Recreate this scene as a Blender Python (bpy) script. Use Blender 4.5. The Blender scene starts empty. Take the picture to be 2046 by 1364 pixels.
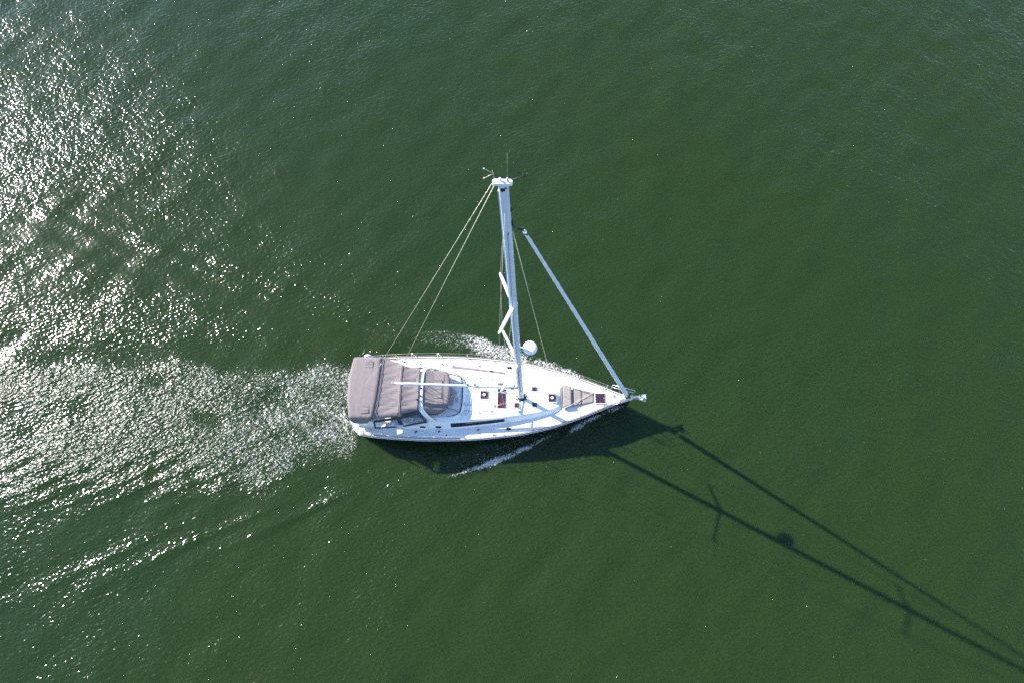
import bpy, bmesh, math, random
import numpy as np
from mathutils import Vector, Matrix
random.seed(7)
R = math.radians
sc = bpy.context.scene

# ------------------------------------------------------------------ camera
TILT, ROLL, CAMH = R(21.107), R(0.129), 34.486
cd = bpy.data.cameras.new("camera"); cam = bpy.data.objects.new("camera", cd)
sc.collection.objects.link(cam); sc.camera = cam
cam.location = (0, -9.76, CAMH)
cam.rotation_euler = (Matrix.Rotation(TILT, 3, 'X') @ Matrix.Rotation(ROLL, 3, 'Z')).to_euler()
cd.sensor_width = 36; cd.lens = 24.0; cd.clip_start = 0.5; cd.clip_end = 20000

# ------------------------------------------------------------------ light
SUN_EL, SH_AZ = R(31.38), R(-27.8)
w = bpy.data.worlds.new("World"); sc.world = w; w.use_nodes = True
nt = w.node_tree; bg = nt.nodes['Background']
sky = nt.nodes.new('ShaderNodeTexSky'); sky.sky_type = 'NISHITA'; sky.sun_disc = False
sky.sun_elevation = SUN_EL
sky.sun_rotation = math.atan2(-math.cos(SH_AZ), -math.sin(SH_AZ))
sky.air_density = 1.0; sky.dust_density = 0.1; sky.ozone_density = 3.0
nt.links.new(sky.outputs[0], bg.inputs[0]); bg.inputs[1].default_value = 0.125
sd = bpy.data.lights.new("sun", 'SUN'); sun = bpy.data.objects.new("sun", sd); sc.collection.objects.link(sun)
sd.energy = 5.0; sd.angle = R(0.53); sd.color = (1.0, 0.94, 0.90)
sun.rotation_euler = Vector((math.cos(SUN_EL)*math.cos(SH_AZ), math.cos(SUN_EL)*math.sin(SH_AZ), -math.sin(SUN_EL))).to_track_quat('-Z', 'Y').to_euler()
sun.location = (-40, 20, 40)
sc.view_settings.view_transform = 'Standard'; sc.view_settings.look = 'None'
sc.view_settings.gamma = 1; sc.view_settings.exposure = 1.45
sc.cycles.use_denoising = False; sc.cycles.caustics_reflective = False; sc.cycles.caustics_refractive = False; sc.cycles.sample_clamp_indirect = 2.0; sc.cycles.max_bounces = 6; sc.cycles.transparent_max_bounces = 10

# ------------------------------------------------------------------ materials
def mat(name, col, rough=0.5, metal=0.0, bump=None, var=None, spec=0.5, alpha=1.0, coat=0.0, streak=None):
    m = bpy.data.materials.new(name); m.use_nodes = True
    n = m.node_tree.nodes; l = m.node_tree.links; b = n['Principled BSDF']
    b.inputs['Base Color'].default_value = (*col, 1); b.inputs['Roughness'].default_value = rough
    b.inputs['Metallic'].default_value = metal; b.inputs['Specular IOR Level'].default_value = spec
    b.inputs['Alpha'].default_value = alpha; b.inputs['Coat Weight'].default_value = coat
    tc = n.new('ShaderNodeTexCoord')
    if var:
        sc_, amt = var
        t = n.new('ShaderNodeTexNoise'); t.inputs['Scale'].default_value = sc_; t.inputs['Detail'].default_value = 6
        l.new(tc.outputs['Object'], t.inputs['Vector'])
        r = n.new('ShaderNodeMapRange'); r.inputs[1].default_value = .3; r.inputs[2].default_value = .7
        r.inputs[3].default_value = 1-amt; r.inputs[4].default_value = 1+amt
        l.new(t.outputs[0], r.inputs[0])
        mx = n.new('ShaderNodeMix'); mx.data_type = 'RGBA'; mx.blend_type = 'MULTIPLY'; mx.inputs[0].default_value = 1
        mx.inputs[6].default_value = (*col, 1); l.new(r.outputs[0], mx.inputs[7]); l.new(mx.outputs[2], b.inputs['Base Color'])
        r2 = n.new('ShaderNodeMapRange'); r2.inputs[1].default_value = .3; r2.inputs[2].default_value = .7
        r2.inputs[3].default_value = max(rough-.08, .02); r2.inputs[4].default_value = min(rough+.1, 1)
        l.new(t.outputs[0], r2.inputs[0]); l.new(r2.outputs[0], b.inputs['Roughness'])
    if bump:
        sc_, dist, stretch, ang = bump
        mp = n.new('ShaderNodeMapping'); mp.inputs['Rotation'].default_value = (0, 0, ang); mp.inputs['Scale'].default_value = stretch
        l.new(tc.outputs['Object'], mp.inputs[0])
        t = n.new('ShaderNodeTexNoise'); t.inputs['Scale'].default_value = sc_; t.inputs['Detail'].default_value = 4
        l.new(mp.outputs[0], t.inputs['Vector'])
        bp = n.new('ShaderNodeBump'); bp.inputs['Distance'].default_value = dist; bp.inputs['Strength'].default_value = 1
        l.new(t.outputs[0], bp.inputs['Height']); l.new(bp.outputs[0], b.inputs['Normal'])
    return m

M = {}
M['gelcoat'] = mat('white_gelcoat', (.80, .79, .78), .35, var=(1.6, .035))
M['nonskid'] = mat('white_nonskid', (.74, .73, .72), .6, var=(2.3, .05), bump=(60, .004, (1, 1, 1), 0))
M['navy'] = mat('navy_hull', (.012, .016, .03), .25, coat=.3)
M['canvas'] = mat('grey_canvas', (.190, .162, .158), .85, spec=.2, var=(3, .07), bump=(5, .02, (1, .35, 1), .2))
M['canvas_wrinkled'] = mat('grey_wrinkled_canvas', (.190, .162, .158), .85, spec=.2, var=(4, .08), bump=(2.6, .06, (.5, 2.6, 1), -.35))
M['seam'] = mat('canvas_seam', (.10, .09, .10), .9, spec=.2)
M['piping'] = mat('dark_piping', (.03, .033, .05), .6)
M['beige'] = mat('beige_cushion', (.225, .205, .185), .9, spec=.2, var=(5, .06), bump=(14, .01, (2.5, .5, 1), 0))
M['plexi'] = mat('smoked_acrylic', (.045, .022, .032), .12, var=(9, .25))
M['winglass'] = mat('dark_window', (.006, .008, .02), .08, spec=.35)
M['teak'] = mat('weathered_teak', (.33, .21, .17), .7, var=(8, .2))
M['trackbrown'] = mat('brown_grey_track', (.20, .135, .13), .5, var=(6, .25))
M['steel'] = mat('polished_steel', (.72, .70, .67), .25, metal=.85)
M['wire'] = mat('rigging_wire', (.62, .58, .46), .35, metal=.35)
M['alu'] = mat('painted_aluminium', (.62, .66, .77), .42, var=(3, .04))
M['dark'] = mat('black_plastic', (.02, .02, .024), .5)
M['sail'] = mat('rolled_sailcloth', (.68, .71, .78), .75, var=(2, .06), bump=(7, .010, (1, 1, .35), 0))
M['vinyl'] = mat('clear_vinyl', (.34, .42, .55), .08, alpha=.30)
M['rope'] = mat('cream_rope', (.62, .56, .46), .8, bump=(90, .01, (1, 1, 1), 0))
M['redrope'] = mat('red_rope', (.55, .24, .18), .8)
M['brown'] = mat('brown_cockpit_wood', (.16, .075, .045), .5, var=(9, .3))
M['fender'] = mat('lilac_grey_fender', (.50, .50, .60), .5, var=(6, .08))
M['cushion'] = mat('cockpit_cushion', (.05, .07, .10), .8)
M['plastic'] = mat('white_plastic', (.80, .80, .80), .4)

# ------------------------------------------------------------------ mesh helpers
class MB:
    def __init__(s): s.v = []; s.f = []; s.smooth = []
    def add(s, vs, fs, smooth=False):
        o = len(s.v); s.v += [tuple(map(float, p)) for p in vs]; s.f += [tuple(i+o for i in f) for f in fs]; s.smooth += [smooth]*len(fs); return s
    def box(s, c, size, rz=0, ry=0, rx=0, taper=1.0, bev=0.0):
        m = Matrix.Translation(c) @ Matrix.Rotation(rz, 4, 'Z') @ Matrix.Rotation(ry, 4, 'Y') @ Matrix.Rotation(rx, 4, 'X')
        hx, hy, hz = [a/2 for a in size]
        b = min(bev, hx*.9, hy*.9, hz*.9)
        if b <= 0:
            vs = [m @ Vector((x*hx*(taper if z > 0 else 1), y*hy*(taper if z > 0 else 1), z*hz)) for z in (-1, 1) for x, y in ((-1, -1), (1, -1), (1, 1), (-1, 1))]
            return s.add(vs, [(3, 2, 1, 0), (4, 5, 6, 7), (0, 1, 5, 4), (1, 2, 6, 5), (2, 3, 7, 6), (3, 0, 4, 7)])
        # rounded plan corners and a softened top edge
        ring = []
        for cx, cy, a0 in ((1, 1, 0), (-1, 1, 90), (-1, -1, 180), (1, -1, 270)):
            for k in range(4):
                a = R(a0+30*k); ring.append((cx*(hx-b)+b*math.cos(a), cy*(hy-b)+b*math.sin(a)))
        n = len(ring); e = b*.4
        vs = []
        for z, q in ((-hz, 0), (hz-e, 0), (hz, e)):
            for x, y in ring:
                k = math.hypot(x, y); vs.append(m @ Vector((x*(1-q/k), y*(1-q/k), z)))
        fs = [tuple(range(n-1, -1, -1)), tuple(range(2*n, 3*n))]
        for r_ in range(2): fs += [(r_*n+i, r_*n+(i+1) % n, (r_+1)*n+(i+1) % n, (r_+1)*n+i) for i in range(n)]
        return s.add(vs, fs)
    def tube(s, pts, r, n=8, flat=1.0, caps=True):
        P = [Vector(p) for p in pts]; rs = r if hasattr(r, '__len__') else [r]*len(P)
        vs = []; ref = None
        for i, p in enumerate(P):
            t = (P[min(i+1, len(P)-1)]-P[max(i-1, 0)]).normalized()
            if ref is None: ref = Vector((0, 0, 1)) if abs(t.z) < .9 else Vector((1, 0, 0))
            a = t.cross(ref).normalized(); b_ = a.cross(t).normalized(); ref = b_
            for k in range(n):
                an = 2*math.pi*k/n; vs.append(p+a*math.cos(an)*rs[i]+b_*math.sin(an)*rs[i]*flat)
        fs = [(i*n+k, i*n+(k+1) % n, (i+1)*n+(k+1) % n, (i+1)*n+k) for i in range(len(P)-1) for k in range(n)]
        s.add(vs, fs, True)
        if caps:
            o = len(s.v)-len(vs)
            s.f += [tuple(o+k for k in range(n-1, -1, -1)), tuple(o+(len(P)-1)*n+k for k in range(n))]; s.smooth += [False, False]
        return s
    def lathe(s, c, prof, n=20, axis=None):
        m = Matrix.Translation(c)
        if axis is not None: m = m @ Vector(axis).to_track_quat('Z', 'Y').to_matrix().to_4x4()
        vs = [m @ Vector((r_*math.cos(2*math.pi*k/n), r_*math.sin(2*math.pi*k/n), z)) for r_, z in prof for k in range(n)]
        fs = [(i*n+k, i*n+(k+1) % n, (i+1)*n+(k+1) % n, (i+1)*n+k) for i in range(len(prof)-1) for k in range(n)]
        fs += [tuple(range(n-1, -1, -1)), tuple((len(prof)-1)*n+k for k in range(n))]
        return s.add(vs, fs, True)
    def loft(s, secs, closed=False, smooth=True, caps=False):
        n = len(secs[0]); vs = [p for q in secs for p in q]; e = n if closed else n-1
        fs = [(i*n+k, i*n+(k+1) % n, (i+1)*n+(k+1) % n, (i+1)*n+k) for i in range(len(secs)-1) for k in range(e)]
        if caps: fs += [tuple(range(n-1, -1, -1)), tuple((len(secs)-1)*n+k for k in range(n))]
        return s.add(vs, fs, smooth)
    def sheet(s, G, t=.012, smooth=True):
        """a grid of points thickened downwards"""
        nu, nv = len(G), len(G[0]); vs = [p for r_ in G for p in r_]; N = nu*nv
        vs += [(p[0], p[1], p[2]-t) for r_ in G for p in r_]
        fs = []
        for i in range(nu-1):
            for j in range(nv-1):
                a, b_, c, d = i*nv+j, i*nv+j+1, (i+1)*nv+j+1, (i+1)*nv+j
                fs.append((a, d, c, b_)); fs.append((a+N, b_+N, c+N, d+N))
        per = [j for j in range(nv)]+[i*nv+nv-1 for i in range(1, nu)]+[(nu-1)*nv+j for j in range(nv-2, -1, -1)]+[i*nv for i in range(nu-2, 0, -1)]
        for a, b_ in zip(per, per[1:]+per[:1]): fs.append((a, b_, b_+N, a+N))
        return s.add(vs, fs, smooth)
    def prism(s, poly, z0, z1):
        n = len(poly)
        if sum(poly[i][0]*poly[(i+1) % n][1]-poly[(i+1) % n][0]*poly[i][1] for i in range(n)) < 0: poly = poly[::-1]
        vs = [(x, y, z0) for x, y in poly]+[(x, y, z1) for x, y in poly]
        return s.add(vs, [tuple(range(n-1, -1, -1)), tuple(range(n, 2*n))]+[(i, (i+1) % n, (i+1) % n+n, i+n) for i in range(n)])
    def build(s, name, m, parent=None):
        me = bpy.data.meshes.new(name); me.from_pydata(s.v, [], s.f); me.validate(); 
        for p, q in zip(me.polygons, s.smooth): p.use_smooth = q
        bm = bmesh.new(); bm.from_mesh(me); bmesh.ops.recalc_face_normals(bm, faces=bm.faces); bm.to_mesh(me); bm.free()
        me.materials.append(m); o = bpy.data.objects.new(name, me); sc.collection.objects.link(o)
        if parent: o.parent = parent
        return o

def tag(o, label=None, cat=None, group=None, kind=None):
    for k, v in (('label', label), ('category', cat), ('group', group), ('kind', kind)):
        if v: o[k] = v
    return o
def empty(name, loc=(0, 0, 0), rz=0):
    o = bpy.data.objects.new(name, None); sc.collection.objects.link(o); o.location = loc; o.rotation_euler.z = rz; o.empty_display_size = .3
    return o
def lerp(x, xs, ys): return float(np.interp(x, xs, ys))
def smooth_interp(x, xs, ys):
    """Catmull-Rom through the points"""
    x = min(max(x, xs[0]), xs[-1]); i = max(k for k in range(len(xs)-1) if xs[k] <= x)
    h = xs[i+1]-xs[i]; t = (x-xs[i])/h
    def sl(k):
        a, b_ = max(k-1, 0), min(k+1, len(xs)-1); return (ys[b_]-ys[a])/(xs[b_]-xs[a])
    m0, m1 = sl(i)*h, sl(i+1)*h
    return (2*t**3-3*t*t+1)*ys[i]+(t**3-2*t*t+t)*m0+(3*t*t-2*t**3)*ys[i+1]+(t**3-t*t)*m1

# ------------------------------------------------------------------ WATER (one sheet reaching the horizon)
def axis(lo, hi, step, far):
    a = list(np.arange(lo, hi+step/2, step)); g = step; x = lo; left = []
    while x > -far: g *= 1.35; x -= g; left.append(x)
    g = step; x = a[-1]; right = []
    while x < far: g *= 1.35; x += g; right.append(x)
    return np.array(left[::-1]+a+right)
WX, WY = axis(-36, 36, .12, 6000), axis(-14.5, 30.5, .12, 6000)
X, Y = np.meshgrid(WX, WY, indexing='ij')
rng = np.random.RandomState(3)
near = np.exp(-np.maximum(0, np.maximum(np.abs(X)-34, np.maximum(-13-Y, Y-29)))/6)
Z = np.zeros_like(X)
for k in range(26):                                            # low wind waves
    lam = rng.uniform(.9, 4.2); th = rng.normal(R(-38), R(24)) if k % 3 else rng.normal(R(52), R(18))
    Z += .0045*lam**.8*.42*np.sin(2*np.pi/lam*(X*np.cos(th)+Y*np.sin(th))+rng.uniform(0, 6.28))
def vnoise(x, y, s, seed):
    r_ = np.random.RandomState(seed); T = r_.rand(64, 64); x = x*s; y = y*s
    i, j = np.floor(x).astype(int), np.floor(y).astype(int); fx, fy = x-i, y-j; fx = fx*fx*(3-2*fx); fy = fy*fy*(3-2*fy)
    g = lambda a, b_: T[a % 64, b_ % 64]
    return (g(i, j)*(1-fx)+g(i+1, j)*fx)*(1-fy)+(g(i, j+1)*(1-fx)+g(i+1, j+1)*fx)*fy
sst = lambda a, b_, t: (lambda q: q*q*(3-2*q))(np.clip((t-a)/(b_-a), 0, 1))
A_ = 6.0-X                                                     # metres aft of the stem
chop = np.zeros_like(X); foam = np.zeros_like(X); calm = np.zeros_like(X)
for sgn in (1, -1):                                            # divergent bow waves
    Yd = sgn*Y; cus = (.335 if sgn > 0 else .285)*A_ + (.3 if sgn > 0 else .6)
    q = Yd-cus; on = sst(1.5, 6, A_)*(A_ > 0)
    env = np.exp(-(q/(.62+.012*np.maximum(A_, 0)))**2)+(.45 if sgn > 0 else .12)*np.exp(-((q+1.7)/.9)**2)
    a = R(29); lam = .82+.012*np.maximum(A_, 0)
    ph = 2*np.pi/lam*(A_*math.sin(a)-Yd*math.cos(a))+1.6*vnoise(X, Y, .35, 5)
    if sgn < 0: env = env*np.clip(1.9*vnoise(X, Y, .42, 61)-.45, 0, 1.3)
    fade = np.exp(-np.maximum(A_-14, 0)/30)
    Z += on*env*(.022 if sgn > 0 else .024)*np.sin(ph)*fade
    chop += (.5 if sgn > 0 else .95)*on*env*np.clip(np.sin(ph+.9), 0, 1)*(.25+vnoise(X, Y, 1.0, 8))*fade
    calm += .6*sst(4, 12, A_)*np.exp(-((q+(1.5 if sgn > 0 else 1.9))/(.75+.01*np.maximum(A_, 0)))**2)*(.5+.8*vnoise(X, Y, .5, 9))
    calm += .5*sst(4, 12, A_)*np.exp(-((q-1.3)/.5)**2)*(sgn > 0)*vnoise(X, Y, .4, 10)
# stern wake: a turbulent band that widens slowly
S = -7.7-X
wob = 1.1*(vnoise(X, Y, .4, 11)-.5)+.6*(vnoise(X, Y, 1.5, 12)-.5)
hwU, hwL = 1.75+.035*np.maximum(S, 0)+wob, 1.95+.85*sst(0, 4.5, S)+.05*np.maximum(S, 0)+wob*(1+sst(0, 3, S))
band = sst(0, .45, S)*np.where(Y > 0, sst(.5, -.4, Y-hwU), sst(1.5, -.9, -Y-hwL))
wx_, wy_ = X+1.2*vnoise(X, Y, .45, 22), Y+1.2*vnoise(X, Y, .45, 23)
ca, sa = math.cos(R(28)), math.sin(R(28)); ul, vl = wx_*ca+wy_*sa, -wx_*sa+wy_*ca
streak = vnoise(ul, vl*3.4, .75, 24)
lees = .46+.62*vnoise(wx_, wy_, .55, 21)+.62*streak*sst(2, 9, S)+.30*vnoise(wx_, wy_, 2.1, 25)
for hx, hy, hr in ((-23.8, -.2, .75), (-22.6, -.35, .55), (-25.6, -.9, .9), (-15.5, -.7, .5), (-19.0, 1.2, .6), (-12.4, .6, .45)):
    lees *= 1-.95*np.exp(-(((wx_-.6-hx)/(hr*1.5))**2+((wy_-.6-hy)/hr)**2)**2)
calm += .55*sst(0, 2, S)*np.exp(-((Y-hwU-.9)/.7)**2)
chop += band*(.65+.45*np.exp(-np.maximum(S, 0)/30))*lees
foam += band*(.45*np.exp(-np.maximum(S, 0)/5)+.38*np.exp(-np.maximum(S, 0)/26))*(.6+.6*vnoise(X, Y, 1.3, 31))
# longer stern waves running out of the band to starboard
ph = 2*np.pi/.80*(A_*math.sin(R(25))+Y*math.cos(R(25)))+1.2*vnoise(X, Y, .4, 15)
Z += .013*np.sin(ph)*sst(0, 6, S)*np.exp(-((Y+3.0+.05*S)/1.6)**2)
chop += .62*sst(1, 6, S)*np.exp(-((Y+2.8+.07*S)/(.9+.035*np.maximum(S, 0)))**2)*np.clip(np.sin(ph+.9)+.2, 0, 1)*(.3+vnoise(X, Y, .9, 16))
# bow wave peeling off both sides
bx_ = [-7.5, -4.2, -2.3, -.6, 1.0, 2.3, 3.3, 4.6, 5.3, 5.9]; by_ = [4.3, 4.15, 3.75, 3.15, 2.5, 1.95, 1.5, .72, .38, .1]
wobb = .22*(vnoise(X, Y, 2.2, 41)-.5)
yo = np.interp(X, bx_, by_)+wobb
yoP = np.interp(X, [-7.5, -4.2, -2.5, -.4, .5, 1.8, 2.9, 4.2, 5.3, 5.9], [4.3, 4.2, 4.1, 3.3, 2.95, 2.5, 2.12, 1.45, .75, .2])+wobb
hwl = np.interp(X, [-8, -7, -4, -1, 1, 3, 5, 5.9], [1.6, 1.85, 2.0, 1.9, 1.6, 1.05, .36, .02])
ins = (X > -8) & (X < 5.95)
dP = yoP-Y; dS = yo+Y
wP = np.interp(X, [-8, -3.2, -1.5, 1, 3, 6], [.2, 1.35, 1.35, .9, .6, .3])
fP = sst(-.04, .12, dP)*sst(wP*1.0, wP*.55, dP)*ins*(Y > 0)*np.interp(X, [-6.5, -4.2, -2.8, -1.8, .6, 1.0, 1.6, 5.8], [0, .42, .5, .95, 1, .6, .9, .8])
wS = np.interp(X, [-3.6, -2.6, -.6, 1.2, 2.2, 2.7, 3.2, 4.6, 5.9], [.12, .42, .55, .34, .12, .12, .45, .42, .2])
yoS = np.where(X < 2.35, np.interp(X, [-3.6, -2.3, -.57, .96, 1.6, 2.3], [3.95, 3.62, 3.05, 2.32, 1.95, 1.55]), np.interp(X, [2.35, 3.2, 4.6, 5.7, 5.95], [2.0, 1.45, .62, .2, .1]))+.6*wobb
dS = yoS+Y
fS = sst(-.03, .08, dS)*sst(wS, wS*.4, dS)*ins*(Y < 0)*np.interp(X, [-3.4, -2.6, -1, .8, 2.2, 2.7, 3.3, 5.8], [0, 1.0, 1.1, 1.0, .75, .4, 1.05, 1.05])
lac = sst(0, .3, dS)*sst(2.1, .5, dS)*ins*(Y < 0)*np.interp(X, [-5, -2, 3, 5.5], [0, .36, .36, .3])
fS *= np.clip(.35+1.3*vnoise(X, Y, 2.6, 71), 0, 1.15)
foam += fP+np.maximum(fS, lac)
Z += (.05*np.exp(-((dP-.15)/.28)**2)*(Y > 0)+.05*np.exp(-((dS-.15)/.28)**2)*(Y < 0))*ins*np.interp(X, [-6, -2, 5, 6], [0, 1, 1, .3])
chop += .75*np.clip(fP+.6*fS+.5*lac, 0, 1)
chop += .30*sst(-.6, .8, dP)*(Y > 0)*ins*(X < 0)
chop += .55*np.exp(-((Y+4.0)/1.1)**2)*sst(-2.5, -5, X)*sst(-20, -9, X)*vnoise(ul, vl*2.5, .9, 51)**1.5   # disturbed water off the starboard quarter
# thin drifting foam thread trailing from the port bow wave
tline = 3.55+(-6.2-X)*.42; foam += .30*np.exp(-((Y-tline)/.10)**2)*(X < -5.5)*(X > -8.8)
Z *= near; calm = np.clip(.72*calm, 0, .55)
nx, ny = X.shape
me = bpy.data.meshes.new("water")
me.vertices.add(nx*ny); me.vertices.foreach_set('co', np.stack([X, Y, Z], -1).astype(np.float32).ravel())
I = np.arange(nx*ny).reshape(nx, ny); Q = np.stack([I[:-1, :-1], I[1:, :-1], I[1:, 1:], I[:-1, 1:]], -1).reshape(-1, 4)
me.loops.add(Q.size); me.loops.foreach_set('vertex_index', Q.ravel().astype(np.int32))
me.polygons.add(len(Q)); me.polygons.foreach_set('loop_start', (np.arange(len(Q))*4).astype(np.int32)); me.polygons.foreach_set('loop_total', np.full(len(Q), 4, np.int32))
me.polygons.foreach_set('use_smooth', np.ones(len(Q), bool)); me.update(calc_edges=True)
for nm, arr in (('chop', chop), ('foam', foam), ('calm', calm)):
    at = me.attributes.new(nm, 'FLOAT', 'POINT'); at.data.foreach_set('value', np.clip(arr, 0, 1.3).astype(np.float32).ravel())
water = bpy.data.objects.new("water", me); sc.collection.objects.link(water); tag(water, 'green rippled estuary water with sun glitter and boat wake', None, None, 'structure')

def water_mat():
    m = bpy.data.materials.new('green_water'); m.use_nodes = True; n = m.node_tree.nodes; l = m.node_tree.links; b = n['Principled BSDF']
    geo = n.new('ShaderNodeNewGeometry'); pos = geo.outputs['Position']
    def noise(scale, det, rough=.5, stretch=(1, 1, 1), ang=0, dist=0):
        mp = n.new('ShaderNodeMapping'); mp.vector_type = 'TEXTURE'; mp.inputs['Rotation'].default_value = (0, 0, ang); mp.inputs['Scale'].default_value = stretch; l.new(pos, mp.inputs[0])
        t = n.new('ShaderNodeTexNoise'); t.inputs['Scale'].default_value = scale; t.inputs['Detail'].default_value = det; t.inputs['Roughness'].default_value = rough; t.inputs['Distortion'].default_value = dist
        l.new(mp.outputs[0], t.inputs['Vector']); return t.outputs[0]
    def math_(op, a, b2, c=None):
        q = n.new('ShaderNodeMath'); q.operation = op
        for k, v in enumerate((a, b2, c)):
            if v is None: continue
            if isinstance(v, (int, float)): q.inputs[k].default_value = v
            else: l.new(v, q.inputs[k])
        return q.outputs[0]
    def mr(v, a, b2, c=0., d=1., smooth=True):
        q = n.new('ShaderNodeMapRange'); q.interpolation_type = 'SMOOTHSTEP' if smooth else 'LINEAR'
        for k, x in zip((1, 2, 3, 4), (a, b2, c, d)): q.inputs[k].default_value = x
        l.new(v, q.inputs[0]); return q.outputs[0]
    at = lambda nm: (lambda a: (setattr(a, 'attribute_name', nm), a.outputs['Fac'])[1])(n.new('ShaderNodeAttribute'))
    chop_, foam_ = at('chop'), at('foam')
    calm_ = at('calm')
    # heights in metres
    h = math_('MULTIPLY', noise(2.6, 1, .5, (2.0, 1, 1), R(-46)), .038)
    h = math_('MULTIPLY_ADD', noise(6.0, 1, .5, (1.8, 1, 1), R(24)), .050, h)
    h = math_('MULTIPLY_ADD', noise(9.5, 1, .5, (1.3, 1, 1), R(-30)), .026, h)
    gust = mr(noise(.10, 3), .32, .68, .62, 1.22)
    h = math_('MULTIPLY', h, math_('MULTIPLY', gust, math_('SUBTRACT', 1, calm_)))
    # rare steep capillary blips: the stray sparkles far from the sun's glitter
    bl = mr(noise(7, 1), .722, .81); h = math_('MULTIPLY_ADD', math_('MULTIPLY', bl, gust), .015, h)
    c1 = math_('ADD', math_('MULTIPLY', noise(6.2, 1, .5, (2.3, 1, 1), R(27), .45), .082), math_('MULTIPLY', noise(10.5, 1, .5, (1.5, 1, 1), R(40)), .036))
    h = math_('MULTIPLY_ADD', c1, chop_, h)
    fn = noise(11, 5, .75, (1, 1, 1), 0, .8)
    fm = mr(math_('ADD', fn, math_('MULTIPLY', foam_, .22)), .64, .76)
    fm = math_('MULTIPLY', fm, mr(foam_, .03, .15))
    h = math_('MULTIPLY_ADD', fm, .014, h)
    bp = n.new('ShaderNodeBump'); bp.inputs['Distance'].default_value = 1; bp.inputs['Strength'].default_value = 1; l.new(h, bp.inputs['Height'])
    # silt: slow variation in the colour of the water itself
    cr = n.new('ShaderNodeMix'); cr.data_type = 'RGBA'; l.new(mr(noise(.035, 4, .6), .35, .65), cr.inputs[0])
    cr.inputs[6].default_value = (.0122, .0265, .0060, 1); cr.inputs[7].default_value = (.0144, .0268, .0054, 1)
    # light coming back out of the murky body of the water: scattered below the surface, so it ignores the ripples
    bb = n.new('ShaderNodeBump'); bb.inputs['Distance'].default_value = 1; bb.inputs['Strength'].default_value = .4; l.new(h, bb.inputs['Height']); l.new(bb.outputs[0], b.inputs['Normal'])
    body = b; l.new(cr.outputs[2], b.inputs['Base Color']); b.inputs['Specular IOR Level'].default_value = 0; b.inputs['Roughness'].default_value = 1
    b.subsurface_method = 'BURLEY'; b.inputs['Subsurface Weight'].default_value = 1; b.inputs['Subsurface Scale'].default_value = .22; b.inputs['Subsurface Radius'].default_value = (.6, 1, .8)
    g1 = n.new('ShaderNodeBsdfGlossy'); l.new(bp.outputs[0], g1.inputs['Normal']); l.new(mr(chop_, 0, 1, .125, .22), g1.inputs['Roughness']); g1.inputs['Color'].default_value = (1, 1, 1, 1)
    g2 = n.new('ShaderNodeBsdfGlossy'); l.new(bp.outputs[0], g2.inputs['Normal']); g2.inputs['Roughness'].default_value = .30; g2.inputs['Color'].default_value = (1, 1, 1, 1)
    gm = n.new('ShaderNodeMixShader'); gm.inputs[0].default_value = .10; l.new(g1.outputs[0], gm.inputs[1]); l.new(g2.outputs[0], gm.inputs[2])
    fr = n.new('ShaderNodeFresnel'); fr.inputs['IOR'].default_value = 1.333; l.new(bp.outputs[0], fr.inputs['Normal'])
    m1 = n.new('ShaderNodeMixShader'); l.new(fr.outputs[0], m1.inputs[0]); l.new(b.outputs[0], m1.inputs[1]); l.new(gm.outputs[0], m1.inputs[2])
    fo = n.new('ShaderNodeBsdfDiffuse'); fo.inputs['Color'].default_value = (.60, .58, .54, 1); l.new(bp.outputs[0], fo.inputs['Normal'])
    m2 = n.new('ShaderNodeMixShader'); l.new(fm, m2.inputs[0]); l.new(m1.outputs[0], m2.inputs[1]); l.new(fo.outputs[0], m2.inputs[2])
    l.new(m2.outputs[0], n['Material Output'].inputs['Surface'])
    return m
me.materials.append(water_mat())

# ------------------------------------------------------------------ BOAT (x forward, y to port, z up, origin amidships at the waterline)
boat = empty('sailing_yacht', (0, .012, 0), R(-.5))
tag(boat, 'white decked sailing yacht with furled sails and grey canvas covers under way on green water', 'sailing yacht')
HX = [-8.05, -7.93, -7.75, -7.4, -6.4, -5.6, -4.4, -3.1, -1.85, -.57, .63, 1.95, 3.2, 4.45, 5.46, 5.9, 6.02]
HB = [1.30, 1.62, 1.84, 1.98, 2.10, 2.15, 2.20, 2.195, 2.14, 2.02, 1.855, 1.55, 1.13, .64, .21, .05, .012]
hb = lambda x: smooth_interp(x, HX, HB)
sheer = lambda x: lerp(x, [-8, -4, 0, 3, 6], [1.20, 1.20, 1.27, 1.38, 1.56])
xs = sorted(set([round(v, 3) for v in list(np.linspace(-8.05, 5.4, 70))+[-7.98, -7.93, -7.85, 5.6, 5.75, 5.85, 5.95, 6.02]]))
hull = MB(); secs = []
for x in xs:
    b_ = hb(x); z = sheer(x); f = lerp(x, [-8, 0, 4, 6.02], [.93, .92, .72, .3])
    zk = -.35
    half = [(b_, z), (b_*.995, z-.25), (b_*(f*.55+.45), z*.45), (b_*f, 0.02), (b_*f*.8, zk)]
    off = lerp(x, [-8.05, -7.4], [.0, 0])
    secs.append([(x, y, zz) for y, zz in half]+[(x, -y, zz) for y, zz in half[::-1]])
hull.loft(secs)
hull.build('hull', M['navy'], boat)
tr = MB(); b0 = hb(-8.05); tr.loft([[(-8.055, -b0, 1.2), (-8.055, b0, 1.2)], [(-8.13, -b0*.99, .8), (-8.13, b0*.99, .8)], [(-8.16, -b0*.9, .25), (-8.16, b0*.9, .25)], [(-8.10, -b0*.85, -.3), (-8.10, b0*.85, -.3)]])
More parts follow.
